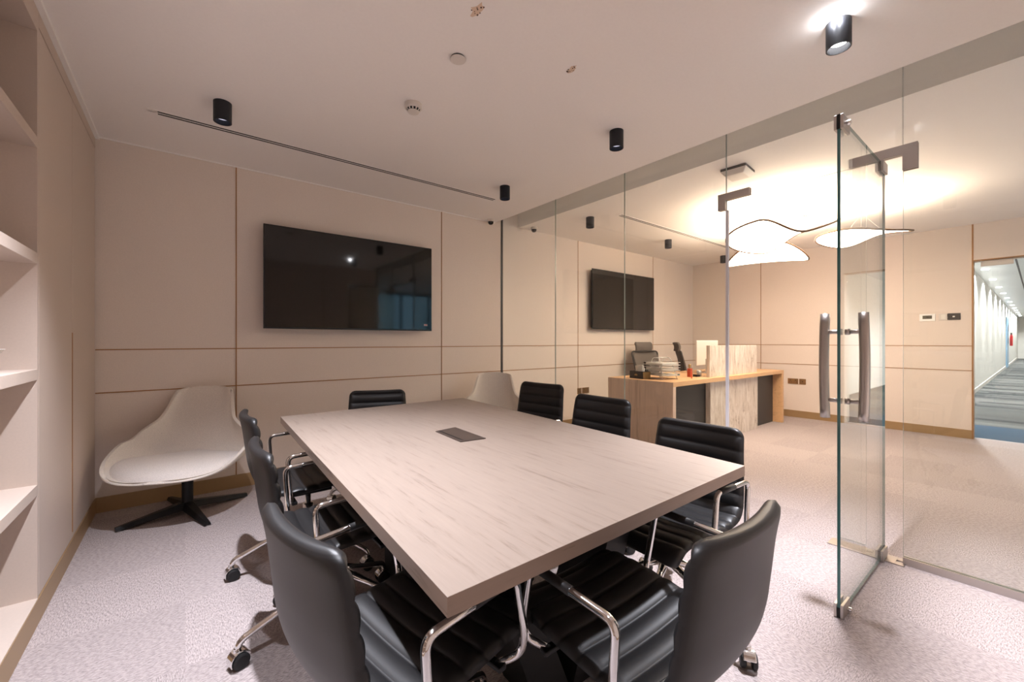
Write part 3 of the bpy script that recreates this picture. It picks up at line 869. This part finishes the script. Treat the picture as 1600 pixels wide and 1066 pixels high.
# ------------------------------------------------------------ reception desk
DX0, DX1, DY0, DY1, DZ = 4.06, 7.14, 2.40, 3.26, 0.792
desk = empty('reception_desk', 'long oak reception desk with charcoal front and pale washed timber screen', 'desk', ((DX0+DX1)/2, (DY0+DY1)/2, 0))
child(desk, 'desktop', boxes((DX0+0.001, DX1-0.001, DY0, DY1, DZ-0.05, DZ)), M['oak_x'], bevel=0.0015)
child(desk, 'end_panel', boxes((DX0, DX0+0.06, DY0+0.001, DY1-0.001, 0, DZ-0.001)), M['oak_z'], bevel=0.0015)
child(desk, 'end_panel', boxes((DX1-0.06, DX1, DY0+0.001, DY1-0.001, 0, DZ-0.001)), M['oak_x'], bevel=0.0015)
child(desk, 'front_panel', boxes((DX0+0.06, DX1-0.06, DY0+0.13, DY0+0.15, 0.0, DZ-0.051)), M['charcoal'])
scr = child(desk, 'timber_screen', boxes((5.00, 6.36, DY0+0.075, DY0+0.115, DZ+0.0005, 1.178), (5.00, 6.36, DY0+0.065, DY0+0.125, 0.0, DZ-0.051)), M['washed'], bevel=0.0015)
scr['label'] = 'pale whitewashed timber upright screen'

# things on the desk
mon = empty('computer_monitor', 'white all-in-one computer on the reception desk behind the timber screen', 'computer', (5.66, 2.84, DZ), radians(-4))
new('panel', boxes((-0.26, 0.26, -0.012, 0.012, 0.110, 0.45)), M['white'], mon, bevel=0.006)
new('screen', boxes((-0.245, 0.245, 0.0122, 0.0135, 0.16, 0.44)), M['screen'], mon)
bm = bmesh.new(); prism(bm, [(-0.06, -0.014, 0.004), (-0.06, -0.12, 0.004), (-0.06, -0.11, 0.010), (-0.06, -0.025, 0.20), (-0.06, -0.014, 0.20)], (0.12, 0, 0)); box(bm, -0.09, 0.09, -0.14, 0.06, 0.0005, 0.008)
new('stand', bm, M['wire'], mon, bevel=0.002)

tr = empty('letter_tray_rack', 'silver wire three-tier letter tray with papers on the reception desk corner', 'letter tray', (4.40, 2.75, DZ), radians(-20))
bm = bmesh.new()
for sx in (-0.10, 0.10):
    tube(bm, rounded([(sx-0.0, -0.15, 0.004), (sx*0.75, -0.06, 0.245), (sx*0.75, 0.06, 0.245), (sx, 0.15, 0.004)], 0.035, 5), 0.0045, 8)
    tube(bm, [(sx, -0.16, 0.005), (sx, 0.16, 0.005)], 0.004, 8)
tube(bm, [(-0.075, 0.0, 0.248), (0.075, 0.0, 0.248)], 0.005, 8)
new('frame', bm, M['wire'], tr, smooth=True)
for k, z in enumerate((0.045, 0.105, 0.165)):
    bm = bmesh.new()
    y = 0.17; x = 0.125
    tube(bm, [(-x, -y, z), (x, -y, z), (x, y, z), (-x, y, z), (-x, -y, z)], 0.0035, 6)
    tube(bm, [(-x, -y, z+0.03), (x, -y, z+0.03), (x, y, z+0.03), (-x, y, z+0.03), (-x, -y, z+0.03)], 0.003, 6)
    for j in range(9):
        yy = -y+2*y*(j+0.5)/9; tube(bm, [(-x, yy, z), (x, yy, z)], 0.0018, 5)
    new('tray', bm, M['wire'], tr, smooth=True)
    pp = new('paper_stack', boxes((-0.105, 0.105, -0.148, 0.148, z+0.004, z+0.014+0.004*k)), M['paper'], None)
    pp.location = tr.location; pp.rotation_euler = (0, 0, radians(-20))
    tag(pp, ['white papers lying in the lowest tier of the wire letter tray', 'white papers lying in the middle tier of the wire letter tray', 'white papers lying in the top tier of the wire letter tray'][k], 'paper', 'papers in the letter tray')
pen = tag(new('orange_marker', bmesh.new(), M['red'], loc=(4.66, 2.52, DZ)), 'orange marker lying on the reception desk in front of the letter tray', 'marker')
bm = bmesh.new(); tube(bm, [(0, 0, 0.008), (0.10, 0.05, 0.008)], 0.007, 10); bm.to_mesh(pen.data); bm.free()
pen.data.materials.clear(); pen.data.materials.append(mat('orange_plastic', srgb(222, 92, 34), 0.4))

tb = empty('tissue_box', 'black and gold tissue box with white tissues at the desk corner', 'tissue box', (4.235, 2.93, DZ), radians(-12))
new('carton', boxes((-0.06, 0.06, -0.11, 0.11, 0, 0.085)), M['blackmatte'], tb, bevel=0.002)
new('gold_side', boxes((-0.055, 0.055, -0.1115, -0.1101, 0.004, 0.081)), mat('gold_card', srgb(150, 118, 70), 0.4, 0.4), tb)
bm = bmesh.new(); prism(bm, [(-0.0605, -0.02, 0.035), (-0.0605, 0.02, 0.035), (-0.0605, 0.026, 0.05), (-0.0605, 0.010, 0.046), (-0.0605, 0, 0.06), (-0.0605, -0.010, 0.046), (-0.0605, -0.026, 0.05)], (-0.0008, 0, 0))
new('crest', bm, mat('gold_print', srgb(190, 150, 84), 0.35, 0.6), tb)
bm = bmesh.new(); rnd = random.Random(2)
for k in range(3):
    a0 = k*1.1
    v0 = [bm.verts.new((0.035*cos(a0+i*0.8)*(1-0.2*k), 0.07*sin(a0+i*0.8), 0.083)) for i in range(6)]
    v1 = [bm.verts.new((0.05*cos(a0+i*0.8+0.3)*rnd.uniform(0.5, 1), 0.075*sin(a0+i*0.8+0.3)*rnd.uniform(0.4, 1), rnd.uniform(0.11, 0.165))) for i in range(6)]
    for i in range(5): bm.faces.new((v0[i], v0[i+1], v1[i+1], v1[i]))
ts = new('tissue', bm, M['paper'], tb); ts.modifiers.new('s', 'SOLIDIFY').thickness = 0.002

bt = empty('spray_bottle', 'orange-red glass bottle with gold cap on the reception desk', 'bottle', (4.875, 2.66, DZ))
new('body', boxes((-0.023, 0.023, -0.023, 0.023, 0.0, 0.105)), mat('orange_red_glass', srgb(196, 84, 56), 0.15), bt, bevel=0.005)
bm = bmesh.new(); lathe(bm, [(0.012, 0.105), (0.012, 0.120), (0.016, 0.121), (0.016, 0.152), (0.013, 0.155)], n=20); new('cap', bm, mat('gold_cap', srgb(206, 172, 120), 0.3, 0.7), bt)
fo = tag(new('folder_stack', boxes((4.72, 5.0, 2.86, 3.08, DZ+0.0005, DZ+0.016)), mat('teal_card', srgb(52, 92, 104), 0.5), bevel=0.002), 'flat dark teal folder lying on the desk behind the orange-red bottle', 'folder')
no = tag(new('notepad', boxes((4.78, 4.94, 2.90, 3.04, DZ+0.0165, DZ+0.026)), mat('yellow_paper', srgb(232, 206, 96), 0.6), bevel=0.001), 'yellow note pad lying on the teal folder', 'notepad')
bm = bmesh.new(); lathe(bm, [(0.026, 0), (0.030, 0.075), (0.028, 0.075), (0.024, 0.004)], n=20)
tag(new('glass_tumbler', bm, M['wire'], smooth=True, loc=(5.03, 2.62, DZ)), 'small clear tumbler beside the left end of the timber screen', 'glass')
bm = bmesh.new(); prism(bm, [(0, 0, 0.0005), (0.12, 0, 0.0005), (0.12, 0, 0.015), (0.0, 0, 0.03)], (0, 0.05, 0))
tag(new('stapler', bm, M['blackmatte'], loc=(4.93, 2.60, DZ)), 'small black stapler between the bottle and the timber screen', 'stapler')

def make_task():
    t = empty('task_chair', '', 'chair')
    new('seat', boxes((-0.25, 0.25, -0.24, 0.24, 0.44, 0.50)), M['mesh'], t, bevel=0.02)
    def curved(w0, w1, z0, z1, y, th=0.02, bow=0.05, lean=0.1):
        bm = bmesh.new(); rows = []
        for j in range(9):
            f = j/8; z = z0+(z1-z0)*f; wd = w0+(w1-w0)*f
            if f in (0, 1): wd *= 0.86
            rows.append([bm.verts.new((wd*(-1+2*i/10), y-lean*f-bow*(1-(-1+2*i/10)**2)+0.02*sin(pi*f), z)) for i in range(11)])
        for a, b in zip(rows, rows[1:]):
            for i in range(10): bm.faces.new((a[i], a[i+1], b[i+1], b[i]))
        return bm
    bk = new('backrest', curved(0.21, 0.25, 0.56, 1.06, -0.20), M['mesh'], t, smooth=True); bk.modifiers.new('s', 'SOLIDIFY').thickness = 0.012
    bm = bmesh.new()
    pts = rounded([(-0.20, -0.20, 0.56), (-0.262, -0.30, 1.07), (0.262, -0.30, 1.07), (0.20, -0.20, 0.56), (-0.20, -0.20, 0.56)], 0.06, 6)
    tube(bm, pts, 0.012, 8); new('back_frame', bm, M['charcoal'], t, smooth=True)
    hr = new('headrest', curved(0.15, 0.16, 1.07, 1.215, -0.30, lean=0.02), M['mesh'], t, smooth=True); hr.modifiers.new('s', 'SOLIDIFY').thickness = 0.03
    for sx in (-1, 1):
        new('armrest', boxes((sx*0.30-0.035, sx*0.30+0.035, -0.12, 0.14, 0.66, 0.685), (sx*0.30-0.015, sx*0.30+0.015, -0.02, 0.03, 0.45, 0.66), (min(sx*0.2, sx*0.3), max(sx*0.2, sx*0.3), -0.02, 0.03, 0.43, 0.455)), M['charcoal'], t, bevel=0.006)
    new('back_spine', boxes((-0.03, 0.03, -0.30, -0.24, 0.42, 0.9), (-0.03, 0.03, -0.28, 0.0, 0.40, 0.44)), M['charcoal'], t)
    bm = bmesh.new(); lathe(bm, [(0.028, 0.06), (0.028, 0.42)], n=16); new('gas_column', bm, M['black'], t)
    for k in range(5):
        a = 2*pi*k/5; bm = bmesh.new(); tube(bm, [(0, 0, 0.11), (0.30*cos(a), 0.30*sin(a), 0.065)], 0.018, 8); new('star_leg', bm, M['black'], t)
        bm = bmesh.new(); tube(bm, [(0.30*cos(a)-0.02*sin(a), 0.30*sin(a)+0.02*cos(a), 0.026), (0.30*cos(a)+0.02*sin(a), 0.30*sin(a)-0.02*cos(a), 0.026)], 0.026, 14); new('wheel', bm, M['blackmatte'], t)
    return t
tc = make_task(); tc.location = (5.70, 3.62, 0); tc.rotation_euler = (0, 0, radians(165))
tc['label'] = 'grey mesh office chair with headrest behind the letter tray end of the reception desk'; tc['group'] = 'grey mesh task chairs'
tc2 = copy_tree(tc); tc2.location = (6.47, 3.38, 0); tc2.rotation_euler = (0, 0, radians(218))
tc2['label'] = 'grey mesh office chair turned side-on behind the white computer'

# ------------------------------------------------------------ wall plates
def plate(name, x, y, z, wd, hg, face, m, label, cat, group=None, holes=True):
    """face 'B' = back wall (looks -Y), 'R' = right wall (looks -X)"""
    o = empty(name, label, cat, (x, y, z), 0 if face == 'B' else radians(-90), group)
    new('faceplate', boxes((-wd/2, wd/2, -0.009, 0, -hg/2, hg/2)), m, o, bevel=0.002)
    return o
BR = mat('antique_bronze_plate', srgb(150, 118, 84), 0.4, 0.5)
def socket_holes(o, cols):
    for cx in cols:
        new('socket_pins', boxes((cx-0.004, cx+0.004, -0.0096, -0.0088, 0.010, 0.022), (cx-0.018, cx-0.010, -0.0096, -0.0088, -0.014, -0.008), (cx+0.010, cx+0.018, -0.0096, -0.0088, -0.014, -0.008)), M['blackmatte'], o)
for x, wd, cols, lb in ((4.545, 0.086, (0,), 'small bronze wall plate behind the chairs left of the reception desk, left of its pair'), (4.680, 0.146, (-0.035, 0.035), 'double bronze socket plate low on the wall left of the reception desk')):
    o = plate('wall_socket', x, YB, 0.500, wd, 0.086, 'B', BR, lb, 'wall socket', 'bronze wall plates'); socket_holes(o, cols)
for y, wd, cols, lb in ((2.482, 0.146, (-0.035, 0.035), 'double bronze socket on the far wall right of the reception desk'), (2.348, 0.090, (), 'small square bronze plate right of the double socket on the far wall')):
    o = plate('wall_socket', XR, y, 0.580, wd, 0.088, 'R', BR, lb, 'wall socket', 'bronze wall plates')
    socket_holes(o, cols)
    if cols: new('indicator', boxes((0.006, 0.012, -0.0098, -0.0088, 0.026, 0.032)), mat('red_led', (0.8, 0.1, 0.05, 1), 0.3), o)
    else: new('coax_hole', boxes((-0.006, 0.006, -0.0098, -0.0088, -0.006, 0.006)), M['blackmatte'], o)
th = plate('thermostat', XR, 0.925, 1.545, 0.150, 0.095, 'R', mat('thermostat_white', srgb(250, 248, 245), 0.4), 'white wall thermostat with a dark display on the far wall', 'thermostat')
new('display', boxes((-0.045, 0.045, -0.0105, -0.0088, -0.018, 0.026)), mat('lcd', srgb(96, 92, 80), 0.2), th)
new('digits', boxes((-0.006, 0.0, -0.0112, -0.0105, -0.006, 0.014), (0.006, 0.012, -0.0112, -0.0105, -0.006, 0.014)), M['blackmatte'], th)
o = plate('light_switch', XR, 0.775, 1.548, 0.088, 0.088, 'R', M['white'], 'cream square light switch between the thermostat and the grey plate', 'light switch')
new('rocker', boxes((-0.022, 0.022, -0.0125, -0.0088, -0.03, 0.03)), M['paper'], o, bevel=0.001)
o = plate('control_plate', XR, 0.692-0.01, 1.548, 0.120, 0.086, 'R', M['charcoal'], 'dark grey control plate with a small white mark nearest the doorway', 'control plate')
new('button', boxes((-0.010, 0.010, -0.0112, -0.0088, -0.008, 0.008)), M['paper'], o)

# ------------------------------------------------------------ doorway and corridor
gd = bpy.data.objects.new('door_2', None); COL.objects.link(gd); gd.location = (XR+0.06, 0.5, 0); struct(gd)
child(gd, 'glass_leaf', boxes((XR+0.055, XR+0.067, -0.70, 0.505, 0.012, 2.225)), M['glass'])
child(gd, 'top_rail', boxes((XR+0.045, XR+0.077, 0.19, 0.455, 2.165, 2.232)), M['white'], bevel=0.002)
CX1 = 46.0; CYW = 0.95; CZ = 2.90; CY0 = -1.6
struct(new('floor_corridor', boxes((9.15, CX1, CY0, CYW, -0.12, 0)), M['ccarpet']))
struct(new('floor_threshold', boxes((XR+0.151, 9.15, CY0, CYW, -0.12, 0)), M['bluecarpet']))
struct(new('wall_corridor_left', boxes((XR+0.151, CX1, CYW, CYW+0.12, 0, CZ)), M['cwhite']))
struct(new('wall_corridor_right', boxes((XR+0.151, CX1, CY0-0.12, CY0, 0, CZ)), M['cwhite']))
struct(new('wall_corridor_end', boxes((CX1, CX1+0.1, CY0, CYW, 0, CZ)), M['cwhite']))
struct(new('wall_corridor_header', boxes((XR+0.152, XR+0.26, CY0, CYW, 2.705, CZ), (XR+0.152, XR+0.26, CY0, -0.72, 0, 2.705), (XR+0.152, XR+0.26, 0.53, CYW, 0, 2.705), (XR+0.152, XR+0.26, -0.72, 0.53, 2.245, 2.705)), M['cwhite']))
struct(new('ceiling_corridor', boxes((XR+0.151, CX1, CY0, CYW, CZ, CZ+0.1)), M['metalceil']))
struct(new('baseboard_corridor', boxes((XR+0.26, CX1, CYW-0.012, CYW, 0, 0.10)), M['white']))
struct(new('trim_19', boxes((XR+0.26, CX1, 0.28, 0.31, CZ-0.004, CZ-0.001)), M['blackmatte']))
cl0 = tag(new('corridor_ceiling_light', boxes((-0.06, 0.06, -0.06, 0.06, -0.012, -0.001)), M['strip'], loc=(9.4, 0.78, CZ)), '', 'ceiling light', 'row of corridor ceiling lights')
for k in range(14):
    o = cl0 if k == 0 else cl0.copy()
    if k: COL.objects.link(o)
    o.location.x = 9.4+2.6*k
    o['label'] = 'small bright square light in the long row along the corridor ceiling'
    ld = bpy.data.lights.new('corridor_lamp', 'SPOT'); ld.energy = 600; ld.color = (0.96, 0.98, 1.0); ld.spot_size = radians(150); ld.spot_blend = 0.5; ld.shadow_soft_size = 0.05
    lo_ = bpy.data.objects.new('corridor_lamp', ld); COL.objects.link(lo_); lo_.parent = o; lo_.location = (0, 0, -0.02)
d3 = struct(new('door_3', boxes((29.5, 31.4, CYW-0.03, CYW-0.001, 0, 2.35)), M['bluedoor']))
fx = empty('fire_extinguisher', 'red fire extinguisher on the corridor wall near its far end', 'fire extinguisher', (31.0, CYW-0.12, 0))
bm = bmesh.new(); lathe(bm, [(0.04, 1.0), (0.05, 1.03), (0.05, 1.45), (0.03, 1.52), (0.02, 1.54)], n=16); new('cylinder', bm, M['red'], fx, smooth=True)
new('bracket', boxes((-0.09, 0.09, 0.08, 0.12, 1.1, 1.4)), M['black'], fx)
bm = bmesh.new(); tube(bm, rounded([(0, 0, 1.54), (-0.08, 0, 1.58), (-0.09, 0, 1.1)], 0.04), 0.010, 8); lathe(bm, [(0.03, 1.53), (0.03, 1.62)], n=10); new('hose', bm, M['black'], fx)
sg = tag(new('wall_sign', boxes((30.7, 31.3, CYW-0.034, CYW-0.031, 1.7, 2.0)), M['black']), 'small dark sign above the red fire extinguisher in the corridor', 'sign')
